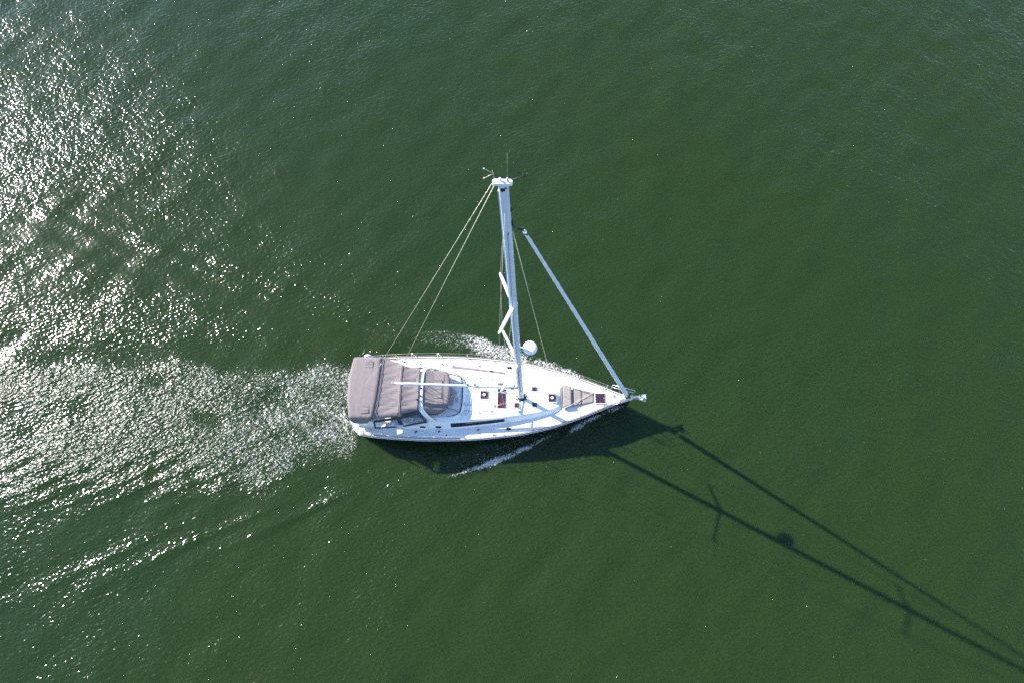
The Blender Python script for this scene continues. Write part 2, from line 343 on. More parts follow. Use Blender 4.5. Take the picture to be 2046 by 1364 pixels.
for s_ in (1, -1):      # white quarters wrapping round the stern
    q = [];
    for x in (-8.05, -7.98, -7.93, -7.85, -7.7):
        b_ = hb(x)+.012; q.append([(x, s_*b_, 1.2), (x, s_*b_*.995, .95), (x, s_*b_*.95, .54), (x, s_*b_*.92, .05)])
    tr.loft(q)
tr.build('transom', M['gelcoat'], boat)
# deck with the cockpit well lofted in one skin
dk = MB(); ds = []
roofw = lambda x: smooth_interp(x, [-8, -5.6, -4.2, -3, -1.7, -.3, .7, 1.95, 2.5], [1.5, 1.55, 1.60, 1.60, 1.48, 1.31, 1.13, .84, .62])
for x in xs:
    b_ = hb(x)-.02; z = sheer(x)+.004
    if x < -4.25:
        ct = z+lerp(x, [-8.05, -7.75, -7.3, -4.3], [.05, .12, .40, .42]); k = lerp(x, [-8.05, -7.2, -4.3], [.78, .93, 1.0])
        yo_, yt, yi, ys = 1.62*k, 1.46*k, 1.16*k, .55
        yo_, yt = min(yo_, b_*.95), min(yt, b_*.86)
        half = [(b_, z), (b_*.985, z+.05), (b_*.96, z+.012), (yo_+.03, z+.035), (yo_-.02, z+.10), (yt, ct), (yi+.03, ct), (yi, 1.22), (ys, 1.20), (ys-.03, .78), (0, .76)]
    else:
        q = lambda t: z+.012+.05*(1-t*t)
        half = [(b_, z), (b_*.985, z+.05), (b_*.96, z+.012)]+[(b_*t, q(t)) for t in (.86, .74, .6, .46, .32, .2, .1, 0)]
    ds.append([(x, y, zz) for y, zz in half]+[(x, -y, zz) for y, zz in half[-2::-1]])
cut = max(i for i, x in enumerate(xs) if x < -4.25)
dk.loft(ds[:cut+1], smooth=False); dk.loft(ds[cut+1:], smooth=True)
bk = ds[cut+1][0][0]; dk.box((bk+.02, 0, 1.0), (.04, 3.2, .7))
dk.loft([ds[cut], [(xs[cut+1], p[1], p[2]) for p in ds[cut]]], smooth=False)
deck = dk.build('deck', M['nonskid'], boat)
# toe rails and rub rail
for s_ in (1, -1):
    px_ = [x for x in xs if -7.5 < x < 5.7]
    MB().tube([(x, s_*(hb(x)-.075), sheer(x)+.045) for x in px_], .022, 6).build('toe_rail', M['teak'], boat)
    MB().tube([(x, s_*(hb(x)+.006), sheer(x)-.035) for x in xs if x > -7.7], .024, 6).build('rub_rail', M['steel'], boat)

# coachroof
roofz = lambda x: smooth_interp(x, [-4.2, -3, -1, 0, 1.2, 2.0, 2.5], [1.66, 1.74, 1.77, 1.74, 1.67, 1.60, 1.50])
rs_ = []; cx_ = [x for x in np.linspace(-4.2, 2.42, 44)]+[2.47, 2.50, 2.52]
for x in cx_:
    wb = roofw(min(x, 2.5)); wt = wb-lerp(x, [-4, 0, 2.5], [.21, .19, .12]); zr = roofz(min(x, 2.5)); zb = sheer(x)+.03
    if x > 2.42: g = {2.47: .75, 2.50: .4, 2.52: .05}[x]; zr = zb+(roofz(2.42)-zb)*g
    half = [(wb, zb), (wb-.01, zb+.04), (wt+.035, zr-.07), (wt, zr-.02), (wt-.05, zr+.005)]+[(wt*t, zr+.05*(1-t*t)+.004) for t in (.85, .6, .3, 0)]
    rs_.append([(x, y, zz) for y, zz in half]+[(x, -y, zz) for y, zz in half[-2::-1]])
roof = MB().loft(rs_).build('coachroof', M['gelcoat'], boat)
md = roof.modifiers.new('b', 'EDGE_SPLIT'); md.split_angle = R(40)
for s_ in (1, -1):      # long side windows set in the sloping sides
    g = []
    for x in np.linspace(-3.02, -.35, 22):
        wb = roofw(x)-.01; wt = roofw(x)-lerp(x, [-4, 0, 2.5], [.21, .19, .12])+.035; z0, z1 = sheer(x)+.07, roofz(x)-.07
        e0 = .14+.0*x; e1 = lerp(x, [-3.02, -.35], [.98, .90]); t0 = lerp(x, [-3.02, -.35], [.18, .30])
        g.append([(x, s_*(wb+(wt-wb)*t+.006), z0+(z1-z0)*t) for t in (t0, e1)])
    MB().loft(g).build('side_window', M['winglass'], roof)
    MB().loft([[(a[0], a[1]+s_*.004, a[2]) for a in (g[0][0], g[0][1])], [(g[0][0][0]+.03, g[1][k][1]+s_*.004, g[1][k][2]) for k in (0, 1)]]).build('window_trim', M['steel'], roof)
for s_ in (1, -1):
    for x in (-4.4, -3.62):
        MB().box((x, s_*1.570, 1.385), (.27, .03, .10), rx=s_*R(24)).build('side_portlight', M['winglass'], boat)

# hatches: frame, lens, handles / vent
def hatch(x, y, z, sx, sy, kind):
    f = MB().box((x, y, z), (sx+.07, sy+.07, .045), bev=.05).build('hatch', M['plastic'], boat)
    MB().box((x, y, z+.026), (sx, sy, .03), bev=.035).build('hatch_lens', M['plexi'], f)
    hm = []
    put = lambda c, sz: MB().box(c, sz).build('hatch_handle', M['steel'], f)
    if kind == 'vent':
        MB().lathe((x, y, z+.041), [(.075, 0), (.075, .02), (.05, .035), (.01, .04)], 18).build('vent', M['plastic'], f)
        for dx, dy in ((sx*.38, sy*.33), (sx*.38, -sy*.33), (-sx*.42, 0)): put((x+dx, y+dy, z+.046), (.04, .05, .014))
    elif kind == 'bow':
        for dx, dy in ((-sx*.44, sy*.3), (-sx*.44, 0), (-sx*.44, -sy*.3), (sx*.40, 0)): put((x+dx, y+dy, z+.046), (.04, .055, .014))
    else: put((x+sx*.25, y, z+.046), (.03, .03, .012)); put((x-sx*.42, y, z+.046), (.025, .05, .012))
hatch(-1.37, -.02, 1.83, .40, .40, 'vent')
hatch(2.02, -.09, 1.675, .40, .40, 'vent')
hatch(4.41, -.05, 1.565, .48, .50, 'bow')
hatch(1.12, .34, 1.73, .24, .22, 's'); hatch(1.13, -.47, 1.72, .24, .22, 's'); hatch(.24, -.52, 1.78, .24, .24, 's')
# wide tinted skylight abaft the mast
sk = MB().box((-.50, -.04, 1.80), (.47, 1.36, .05), bev=.02).build('skylight', M['plastic'], boat)
for y, ln in ((0, 1.30),):
    MB().box((-.50, y-.04+.0, 1.828), (.41, ln, .016), bev=.02).build('skylight_pane', M['plexi'], sk)
# grab rails and coachroof tracks
for y in (.80, -.84):
    g = MB().tube([(-3.0+.0, y*1.25, 1.80), (-2.3, y*1.2, 1.83), (-.9, y, 1.85)], .010, 6)
    for x in (-2.3, -1.6, -1.0): g.box((x, y*lerp(x, [-3, -.9], [1.25, 1.0]), 1.825), (.06, .05, .03))
    g.build('grab_rail', M['steel'], boat)
for y0, y1 in ((.55, .50), (-.55, -.5), (-.86, -.80)):
    MB().box((-1.6, (y0+y1)/2, 1.823), (1.6, .012, .012)).build('control_line', M['seam'], boat)
MB().box((-.86, -.56, 1.83), (.10, .20, .07), bev=.03).build('rope_clutch', M['steel'], boat)
MB().box((-2.35, -.46, 1.80), (.06, .18, .07), bev=.02).build('rope_clutch', M['steel'], boat)
# jib tracks and deck hardware
jt = MB().box((-1.70, 1.315, 1.735), (2.72, .15, .03), rz=R(-7.0), rx=R(-25)).build('jib_track', M['trackbrown'], boat)
MB().box((-1.70, 1.318, 1.755), (2.66, .022, .018), rz=R(-7.0), rx=R(-25)).build('track_rail', M['steel'], jt)
MB().box((-1.05, 1.24, 1.775), (.16, .06, .05), rz=R(-7.0), bev=.02).build('track_car', M['dark'], jt)

def winch(x, y, z, s=1.0):
    q = MB().lathe((x, y, z), [(.085*s, 0), (.085*s, .03*s), (.055*s, .05*s), (.06*s, .12*s), (.075*s, .135*s), (.075*s, .15*s), (.03*s, .155*s)], 18).build('winch', M['steel'], boat)
    MB().lathe((x, y, z+.155*s), [(.028*s, 0), (.024*s, .012)], 10).build('winch_cap', M['dark'], q)
for y in (1.30, -1.30): winch(-4.95, y, 1.63, 1.2); winch(-5.75, y, 1.60, 1.0)
winch(-3.45, .95, 1.80, .8)
def cleat(x, y, z, rz, s=1):
    MB().tube([(x-.11*s*math.cos(rz), y-.11*s*math.sin(rz), z+.045), (x, y, z+.055), (x+.11*s*math.cos(rz), y+.11*s*math.sin(rz), z+.045)], .015*s, 6).box((x, y, z+.02), (.07*s, .03, .05), rz=rz).build('cleat', M['steel'], boat)
for x in (-6.9, -.9, 1.05, 4.6):
    a = math.atan2(hb(x+.1)-hb(x-.1), .2)
    for s_ in (1, -1): cleat(x, s_*(hb(x)-.17), sheer(x)+.02, a*s_)
for x, y in ((-4.74, 1.78), (-3.6, 1.76), (-1.65, 1.66)):
    for s_ in (1, -1): MB().box((x, s_*y, sheer(x)+.07), (.13, .045, .07), rz=-s_*R(24), bev=.02).build('turning_block', M['dark'], boat)
for x, y in ((-4.79, -1.82), (-3.23, -1.93), (5.0, -.33), (1.42, 1.30), (1.40, 1.18)):
    MB().lathe((x, y, sheer(x)+.022), [(.035, 0), (.035, .008)], 12).build('filler_cap', M['dark'], boat)
MB().tube([(-.10, 1.30, 1.40), (-.04, 1.34, 1.46), (.02, 1.28, 1.45), (.02, 1.20, 1.42)], .022, 6).build('sheet_block', M['dark'], boat)
MB().tube([(.38, -.86, 1.74), (.46, -.98, 1.72), (.50, -1.10, 1.45)], .02, 6).box((.36, -.82, 1.76), (.12, .07, .06), rz=R(30)).build('sheet_block', M['steel'], boat)
for s_ in (1, -1):
    MB().box((-.15, s_*1.60, 1.40), (.10, .025, .20), bev=.01).box((-.15, s_*1.60, 1.33), (.22, .12, .02)).build('chainplate', M['dark'], boat)
    MB().box((1.62, s_*1.10, 1.42), (.22, .025, .02), rz=R(-25)).build('jib_padeye', M['steel'], boat)
# folding step blocks, aft deck panel lines
for y, a in ((.50, 3), (.30, -4), (.12, 8)): MB().box((-.52, y, 1.86), (.60, .022, .014), rz=R(a)).build('control_line', M['rope'], boat)
MB().tube([(-.78, -.56, 1.87), (-.3, -.40, 1.87), (0, -.33, 1.84), (.30, -.30, 1.83)], .008, 6).build('red_halyard', M['redrope'], boat)
MB().tube([(-.78, -.60, 1.87), (-.3, -.47, 1.87), (.0, -.42, 1.84)], .007, 6).build('red_halyard', M['redrope'], boat)

# stanchions and lifelines
STX = [-5.15, -3.85, -2.3, -.35, 1.6, 3.4, 4.75]
sty = lambda x: hb(x)-.07
for s_ in (1, -1):
    for x in STX:
        q = MB().tube([(x, s_*sty(x), sheer(x)+.02), (x, s_*(sty(x)+.02), sheer(x)+.64)], .0165, 8)
        if x in (-5.15, -3.85): q.tube([(x+.28, s_*sty(x+.28), sheer(x)+.02), (x+.05, s_*(sty(x)+.02), sheer(x)+.60)], .014, 8)
        q.lathe((x, s_*sty(x), sheer(x)+.01), [(.04, 0), (.035, .03), (.02, .05)], 10).build('stanchion', M['steel'], boat)
    for hgt in (.63, .34):
        pts = [(x, s_*(sty(x)+.02*hgt/.64), sheer(x)+hgt) for x in [-6.6]+STX+[5.0]]
        MB().tube(pts, .005, 5).build('lifeline', M['wire'], boat)
# pushpit (stern rail)
for s_ in (1, -1):
    q = MB().tube([(-6.6, s_*2.0, 1.22), (-6.6, s_*2.02, 1.85), (-7.3, s_*1.92, 1.86), (-7.8, s_*1.66, 1.86), (-8.0, s_*1.1, 1.84), (-8.0, s_*.75, 1.82), (-8.0, s_*.72, 1.2)], .016, 8)
    q.tube([(-7.6, s_*1.8, 1.22), (-7.6, s_*1.79, 1.86)], .015, 8).tube([(-6.6, s_*2.01, 1.55), (-7.3, s_*1.92, 1.55), (-7.8, s_*1.66, 1.55), (-8.0, s_*1.1, 1.55), (-8, s_*.74, 1.55)], .013, 8)
    q.build('pushpit_rail', M['steel'], boat)
# pulpit (bow rail)
for s_ in (1, -1):
    q = MB().tube([(4.95, s_*.44, 1.48), (5.0, s_*.47, 2.16), (5.5, s_*.33, 2.2), (5.95, s_*.20, 2.22), (6.12, s_*.18, 2.1), (6.0, s_*.10, 1.6)], .016, 8)
    q.tube([(5.45, s_*.26, 1.52), (5.25, s_*.42, 2.18)], .014, 8).tube([(5.0, s_*.46, 1.82), (5.6, s_*.30, 1.86), (6.04, s_*.16, 1.86)], .012, 8)
    q.build('pulpit_rail', M['steel'], boat)

# bow roller, anchor, windlass
MB().box((6.12, .07, 1.58), (.62, .035, .10)).box((6.12, -.07, 1.58), (.62, .035, .10)).box((5.85, 0, 1.56), (.30, .22, .03)).lathe((6.38, -.055, 1.58), [(.045, 0), (.03, .055), (.045, .11)], 12, (0, 1, 0)).build('bow_roller', M['steel'], boat)
an = MB().tube([(5.75, 0, 1.63), (6.2, 0, 1.66), (6.55, 0, 1.60), (6.66, 0, 1.45)], [.022, .026, .03, .03], 8, 1.6)
for s_ in (1, -1):      # two plough blades
    an.add([(6.42, 0, 1.40), (6.78, s_*.02, 1.30), (6.74, s_*.20, 1.50), (6.52, s_*.17, 1.56), (6.60, 0, 1.52),
            (6.42, 0, 1.38), (6.78, s_*.02, 1.28), (6.74, s_*.20, 1.48), (6.52, s_*.17, 1.54), (6.60, 0, 1.50)],
           [(0, 1, 2, 3), (0, 3, 4), (5, 8, 7, 6), (5, 9, 8), (0, 5, 6, 1), (1, 6, 7, 2), (2, 7, 8, 3)])
an.tube([(6.40, -.15, 1.60), (6.36, 0, 1.66), (6.40, .15, 1.60)], .016, 6)
an.build('anchor', M['steel'], boat)
wl = MB().box((5.15, .04, 1.545), (.22, .14, .10), bev=.05).lathe((5.14, .13, 1.545), [(.055, 0), (.03, .03), (.055, .07)], 14, (0, 1, 0)).build('windlass', M['steel'], boat)
MB().tube([(5.25, .03, 1.59), (5.5, .01, 1.58), (5.8, 0, 1.61)], .012, 6).build('anchor_chain', M['steel'], boat)
MB().box((4.97, -.02, 1.52), (.14, .05, .02), rz=R(-30), bev=.015).build('windlass_switch', M['dark'], boat)

# ------------------------------------------------------------------ rig
MX = lambda z: .466-.689*(z-1.8)/18.45
MY = -.095
def msec(z, ch=.262, th=.165):
    pts = []
    for k in range(24):
        a = 2*math.pi*k/24; c, s2 = math.cos(a), math.sin(a)
        pts.append((MX(z)+ch/2*math.copysign(abs(c)**.72, c), MY+th/2*math.copysign(abs(s2)**.8, s2), z))
    return pts
mast = MB().loft([msec(z) for z in np.linspace(1.74, 20.2, 60)], closed=True, caps=True).build('mast', M['alu'], boat)
mast.modifiers.new('b', 'EDGE_SPLIT').split_angle = R(50)
MB().box((MX(11)-.128, MY, 11), (.022, .035, .01)).build('sail_slot_stop', M['dark'], mast)
sl = MB(); sl.loft([[(MX(z)-.133, MY-.03, z), (MX(z)-.150, MY-.03, z), (MX(z)-.150, MY+.03, z), (MX(z)-.133, MY+.03, z)] for z in np.linspace(3.2, 19.9, 12)], closed=True, caps=True, smooth=False).build('sail_track', M['sail'], mast)
MB().lathe((MX(1.75), MY, 1.73), [(.24, 0), (.24, .025), (.19, .04), (.17, .10)], 24).build('mast_collar', M['dark'], mast)
for k in range(9):
    a = R(40*k+10); MB().box((MX(1.8)+.27*math.cos(a), MY+.22*math.sin(a), 1.80), (.07, .035, .06), rz=a, bev=.01).build('halyard_block', M['dark'], mast)
for z, s_ in ((2.9, -1), (3.1, 1)): MB().lathe((MX(z)+.02, MY+s_*.08, z), [(.05, 0), (.04, .03), (.05, .10)], 14, (0, s_, 0)).build('mast_winch', M['steel'], mast)
# masthead
mh = MB().box((MX(20.2)-.02, MY, 20.24), (.50, .15, .09), bev=.04).lathe((MX(20.2)-.22, MY-.05, 20.25), [(.05, 0), (.05, .1)], 12, (0, 1, 0)).build('masthead_crane', M['plastic'], mast)
MB().box((MX(20.1)-.02, MY-.09, 20.05), (.12, .02, .10), bev=.01).lathe((MX(20.1)+.06, MY-.085, 20.12), [(.025, 0), (.025, .02)], 10, (0, -1, 0)).lathe((MX(20.1)-.03, MY-.085, 19.98), [(.02, 0), (.02, .02)], 10, (0, -1, 0)).build('sheave_cover', M['dark'], mh)
MB().tube([(-.12, MY, 20.28), (-.12, MY, 21.42)], [.004, .002], 6).lathe((-.12, MY, 20.28), [(.03, 0), (.025, .12), (.012, .16)], 10).build('radio_antenna', M['wire'], mast)
wv = MB().tube([(-.10, MY, 20.32), (.28, MY+.02, 20.50)], .008, 6).lathe((.28, MY+.02, 20.50), [(.03, -.02), (.035, .03), (.01, .06)], 10)
wv.build('wind_sensor', M['dark'], mast)
MB().tube([(.20, MY+.04, 20.58), (.38, MY, 20.56)], .006, 5).box((.18, MY+.05, 20.58), (.08, .006, .05), rz=R(-20)).build('sensor_vane', M['dark'], mast)
wi = MB().tube([(-.44, MY, 20.28), (-.46, MY, 20.62), (-.68, MY, 20.80)], .006, 5).tube([(-.46, MY, 20.60), (-.69, MY-.02, 20.44)], .006, 5)
wi.box((-.68, MY, 20.80), (.04, .03, .03)).box((-.69, MY-.02, 20.44), (.04, .03, .03)).tube([(-.46, MY, 20.6), (-.48, MY, 20.72)], .008, 5).build('wind_indicator', M['wire'], mast)
MB().lathe((-.30, MY+.02, 20.29), [(.035, 0), (.035, .08), (.015, .1)], 12).build('masthead_light', M['plastic'], mast)
# spreaders
def spreader(z, s_, span, name='spreader'):
    r0 = Vector((MX(z)-.02, MY+s_*.06, z)); r1 = Vector((-.43, s_*span+MY*.4, z+.02+(.12 if z < 10 else .05)))
    g = []
    for t in (0, .15, .5, .9, 1):
        p = r0.lerp(r1, t); c = .075*(1-.28*t)*(1 if t < 1 else .8); dv = (r1-r0).normalized(); pr = Vector((-dv.y*s_, dv.x*s_, 0)).normalized()
        g.append([p+pr*c*math.cos(a)+Vector((0, 0, .022*math.sin(a))) for a in [2*math.pi*k/12 for k in range(12)]])
    o = MB().loft(g, closed=True, caps=True).build('spreader', M['gelcoat'], mast)
    MB().lathe(r1-Vector((0, 0, .03)), [(.03, 0), (.035, .03), (.03, .07)], 10).build('spreader_tip', M['plastic'], o)
    return r1
tips = {}
for s_ in (1, -1):
    tips['lo', s_] = spreader(6.95, s_, 1.38); tips['up', s_] = spreader(12.87, s_, 1.13)
for z in (6.95, 12.87): MB().box((MX(z), MY, z), (.28, .20, .05), bev=.03).build('spreader_bracket', M['alu'], mast)
# radar dome on a bracket ahead of the mast
rd = MB().lathe((.73, MY, 8.62), [(.12, -.03), (.27, 0), (.29, .05), (.29, .13), (.26, .19), (.15, .225), (.02, .235)], 30).build('radar_dome', M['plastic'], mast)
MB().box((.42, MY+.06, 8.60), (.42, .03, .05)).box((.42, MY-.06, 8.60), (.42, .03, .05)).box((.30, MY, 8.50), (.06, .17, .26)).tube([(.28, MY, 8.30), (.62, MY, 8.58)], .015, 6).build('radar_bracket', M['alu'], rd)
MB().box((MX(10.6)+.16, MY, 9.55), (.10, .08, .12), bev=.02).build('steaming_light', M['dark'], mast)
MB().box((MX(18.5)+.15, MY, 18.35), (.06, .05, .25)).build('halyard_exit', M['dark'], mast); MB().box((MX(18.9)+.15, MY, 19.0), (.05, .04, .12)).build('halyard_exit', M['dark'], mast)
MB().box((MX(17.5)+.01, MY-.086, 17.9), (.02, .012, .14)).build('halyard_slot', M['dark'], mast)
MB().tube([(MX(17.9)+.01, MY-.09, 17.9), (MX(14)-.03, MY-.095, 14.0), (MX(9)-.05, MY-.098, 9.0), (MX(2.2), MY-.10, 2.2)], .006, 5).build('halyard', M['seam'], mast)
MB().tube([(MX(7)-.05, MY-.088, 7.0), (MX(4.5)-.07, MY-.11, 4.5), (MX(2.3)-.08, MY-.12, 2.2)], .007, 5).build('halyard', M['seam'], mast)
# standing rigging
def wire(name, pts, r_=.0085, m='wire'): return MB().tube(pts, r_, 6).build(name, M[m], boat)
for s_ in (1, -1):
    cp = (-.15, s_*1.60, 1.45)
    wire('cap_shroud', [(MX(19.2), MY+s_*.07, 19.2), tips['up', s_], tips['lo', s_], cp], .0075)
    wire('lower_shroud', [(MX(6.8)-.02, MY+s_*.08, 6.8), (-.18, s_*1.58, 1.45)], .007)
    wire('intermediate_shroud', [(MX(12.7)-.02, MY+s_*.08, 12.7), tips['lo', s_]+Vector((.03, 0, 0))], .006)
wire('spare_halyard', [(MX(17.9)+.15, MY, 17.9), (1.86, 1.50, 1.46)], .0085)
wire('backstay', [(-.50, MY, 20.2), (-5.9, -.03, 5.9), (-7.9, .0, 1.25)], .0055)
for s_ in (1, -1): pass
bs = MB().lathe((-5.75, -.04, 6.25), [(.02, -.15), (.026, 0), (.02, .15)], 8, (.35, 0, .93)).build('backstay_insulator', M['steel'], boat)
wire('topping_lift', [(-.42, MY, 20.2), (-5.60, -.02, 3.66)], .007)
MB().lathe((-4.57, -.05, 6.9), [(.015, -.12), (.022, 0), (.015, .12)], 8, (.3, 0, .95)).build('lift_splice', M['rope'], boat)
# forestay with furled sail
F0, F1 = Vector((5.78, 0, 1.72)), Vector((.30, MY, 18.0))
fur = MB(); pts = []; rr = []
for i in range(140):
    t = i/139; p = F0.lerp(F1, .02+.965*t); a = t*2*math.pi*34
    pts.append(p+Vector((math.cos(a), math.sin(a), 0))*.003); rr.append((.112-.066*t**.8)*(1+.03*math.sin(i*.9)+random.uniform(-.045, .045))*(.5 if i in (0, 139) else 1))
furled = fur.tube(pts, rr, 12).build('furled_headsail', M['sail'], boat)
sp = []
for i in range(0, 700):      # edge of the rolled sail winding round the roll
    t = i/699; p = F0.lerp(F1, .02+.965*t); a = t*2*math.pi*7; ax = (F1-F0).normalized(); u_ = ax.cross(Vector((0, 1, 0))).normalized(); v_ = ax.cross(u_); q = .112-.066*t**.8+.004
    sp.append(p+(u_*math.cos(a)+v_*math.sin(a))*q)
MB().tube(sp, .0035, 5).build('sail_leech_edge', M['sail'], furled)
MB().lathe(F0-Vector((.02, 0, -.02)), [(.05, -.12), (.13, -.10), (.13, -.085), (.06, -.07), (.06, .02), (.13, .035), (.13, .05), (.04, .07)], 20, (F1-F0)).build('furler_drum', M['dark'], furled)
MB().lathe(F1+(F0-F1).normalized()*.20, [(.05, -.12), (.065, 0), (.05, .12)], 12, (F1-F0)).build('furler_swivel', M['steel'], furled)
MB().tube([F1+(F0-F1).normalized()*.1, Vector((.02, MY, 18.20))], .02, 8).box(F1+Vector((-.02, 0, .06)), (.09, .06, .09)).build('forestay_toggle', M['dark'], furled)
# boom, vang, sheet
bm_ = []
for t in np.linspace(0, 1, 9):
    p = Vector((.22, MY*.8, 3.27)).lerp(Vector((-5.56, -.02, 3.60)), t)
    bm_.append([(p.x, p.y+.058*math.copysign(abs(math.cos(a))**.8, math.cos(a)), p.z+.10*math.copysign(abs(math.sin(a))**.8, math.sin(a))) for a in [2*math.pi*k/16 for k in range(16)]])
boom = MB().loft(bm_, closed=True, caps=True).build('boom', M['alu'], boat)
MB().box((-5.62, -.02, 3.62), (.14, .10, .18), bev=.03).build('boom_end_cap', M['steel'], boom)
MB().box((.30, MY*.8, 3.27), (.16, .10, .16), bev=.02).build('gooseneck', M['dark'], boom)
MB().box((.12, MY*.8+.10, 3.30), (.10, .06, .06)).build('reefing_block', M['dark'], boom); MB().box((.02, MY*.8-.08, 3.34), (.16, .05, .06)).build('reefing_block', M['dark'], boom)
for x in (-5.3, -2.1, -1.75): MB().box((x, -.04, 3.45+.02*(-x-2)/3+.11), (.09, .09, .04)).build('boom_fitting', M['dark'], boom)
MB().tube([(-1.9, -.06, 3.32), (.30, MY, 1.98)], [.032, .026], 10).lathe((-.75, -.085, 2.60), [(.02, -.05), (.045, 0), (.02, .05)], 10, (2.2, 0, -1.34)).build('boom_vang', M['alu'], boom)
for a_, b2 in (((-3.95, -.06, 3.40), (-4.35, -.05, 2.72)), ((-3.95, -.08, 3.40), (-4.32, -.42, 2.72)), ((-3.9, -.04, 3.40), (-4.30, .30, 2.72))):
    MB().tube([a_, b2], .012, 6).build('mainsheet', M['seam'], boom)

# ------------------------------------------------------------------ canvas: bimini, connection panels, arch, sprayhood
def canopy(xa, xf, ys, zf, rad, nu=26, nv=44, t=.02):
    y0, y1 = ys; G = []
    for j in range(nv):
        v = .5-.5*math.cos(math.pi*j/(nv-1)) if rad else j/(nv-1); y = y0+(y1-y0)*v; e = min(y-y0, y1-y); c = 0
        if rad and e < rad: c = rad-math.sqrt(max(rad*rad-(rad-e)**2, 0))
        a, f = xa(y)+c, xf(y)-c
        G.append([(a+(f-a)*i/(nu-1), y, zf(a+(f-a)*i/(nu-1), y, i/(nu-1))) for i in range(nu)])
    return G
bz = lambda x, y, u: 2.87+.11*(1-(y/1.68)**2)-.42*max(0, (abs(y)-1.42)/.26)**2.2-.03*max(0, (.10-min(u, 1-u))/.10)**2
bim = MB().sheet(canopy(lambda y: lerp(y, [-1.68, -.6, .66, 1.68], [-7.74, -7.90, -7.91, -7.76]), lambda y: lerp(y, [-1.68, -1.4, -.36, .79, 1.5, 1.68], [-6.78, -6.64, -6.50, -6.44, -6.46, -6.5]), (-1.68, 1.68), bz, .20)).build('bimini', M['canvas'], boat)
# folded zip windows stitched on the bimini
def pocket(x0, x1, y0, y1, z, parent, m='canvas_wrinkled'):
    p = MB().box(((x0+x1)/2, (y0+y1)/2, z), (x1-x0, y1-y0, .012)).build('window_flap', M[m], parent)
    q = MB().tube([(x1, y0, z+.01), (x1, y1, z+.01)], .011, 5).tube([(x0, y0, z+.01), (x1, y0, z+.01)], .009, 5).tube([(x0, y1, z+.01), (x1, y1, z+.01)], .009, 5)
    for k in range(3):
        yy = y0+(y1-y0)*(k+1)/4; q.tube([(x0+.04, yy+.02*math.sin(k*3), z+.012), ((x0+x1)/2, yy-.03*math.sin(k*2+1), z+.013), (x1-.03, yy, z+.012)], .007, 5)
    q.build('flap_seam', M['seam'], p)
pocket(-7.20, -6.80, .68, 1.28, 2.935, bim); pocket(-7.22, -6.82, -1.30, -.70, 2.932, bim)
for xx, nm in ((-6.475, 0), (-6.39, 1)):
    q = MB().tube([(xx+lerp(y, [-1.68, -1.4, -.36, .79, 1.5], [-.30, -.16, -.04, .03, .02]), y, 2.850+.11*(1-(y/1.68)**2)-.3*max(0, (abs(y)-1.42)/.26)**2) for y in np.linspace(-1.62, 1.60, 26)], .014, 6).build('zip_seam', M['piping'], bim)
for s_ in (1, -1):      # bows that carry the bimini
    MB().tube([(-6.9, s_*1.62, 2.60), (-6.95, s_*1.72, 2.0), (-6.9, s_*1.75, 1.3)], .016, 8).build('bimini_leg', M['steel'], bim)
    MB().tube([(-7.6, s_*1.60, 2.60), (-7.3, s_*1.72, 2.0), (-6.9, s_*1.76, 1.4)], .016, 8).build('bimini_leg', M['steel'], bim)
# roll-down canvas screen under the after edge of the bimini
G = [[(-7.86+.05*(1-(y/1.5)**2)*-1+.02*math.sin(7*y), y, z) for y in np.linspace(-1.45, 1.5, 24)] for z in np.linspace(2.74, 1.62, 6)]
MB().sheet([[(p[0], p[1], p[2]) for p in r_] for r_ in G], .012).build('stern_screen', M['canvas'], bim)
wr = lambda x, y: .012*math.sin(9*y+3*x)*math.cos(2.2*x)+.010*math.sin(17*y-6*x+1)
# connection panel 1 (wrinkled) and 2
def panel(xa, xf, yp, ysb, zf, nm, m):
    G = []
    for i in range(18):
        u = i/17; row = []
        for j in range(40):
            v = j/39; p1, s1 = yp[0]+(yp[1]-yp[0])*u, ysb[0]+(ysb[1]-ysb[0])*u; y = s1+(p1-s1)*v; x = xa(y)+(xf(y)-xa(y))*u
            row.append((x, y, zf(u, y)+wr(x, y)*min(1, 6*u*(1-u))-.10*max(0, (.06-v)/.06)))
        G.append(row)
    return MB().sheet([list(c) for c in zip(*G)], .015).build(nm, m, boat)
p2 = panel(lambda y: lerp(y, [-1.7, -1.4, -.36, .79, 1.5], [-6.82, -6.72, -6.58, -6.52, -6.54]), lambda y: -5.38-.03*(y < -.8), (1.60, 1.19), (-1.55, -1.40), lambda u, y: 2.825+.11*(1-(y/1.68)**2)-.045*u-.04*math.sin(math.pi*u), 'bimini_connection_panel', M['canvas_wrinkled'])
MB().tube([(-5.37, y, 2.778+.11*(1-(y/1.68)**2)) for y in np.linspace(-1.42, 1.20, 20)], .016, 6).build('panel_bow', M['canvas'], p2)
p3 = panel(lambda y: -5.46, lambda y: -4.50, (1.17, .98), (-1.38, -1.06), lambda u, y: 2.80-.095*u+.10*(1-(y/1.6)**2)-.05*math.sin(math.pi*u), 'arch_connection_panel', M['canvas_wrinkled'])
pocket(-5.22, -4.70, -.62, .05, 2.755, p3); pocket(-5.2, -4.7, .22, .50, 2.765, p3)
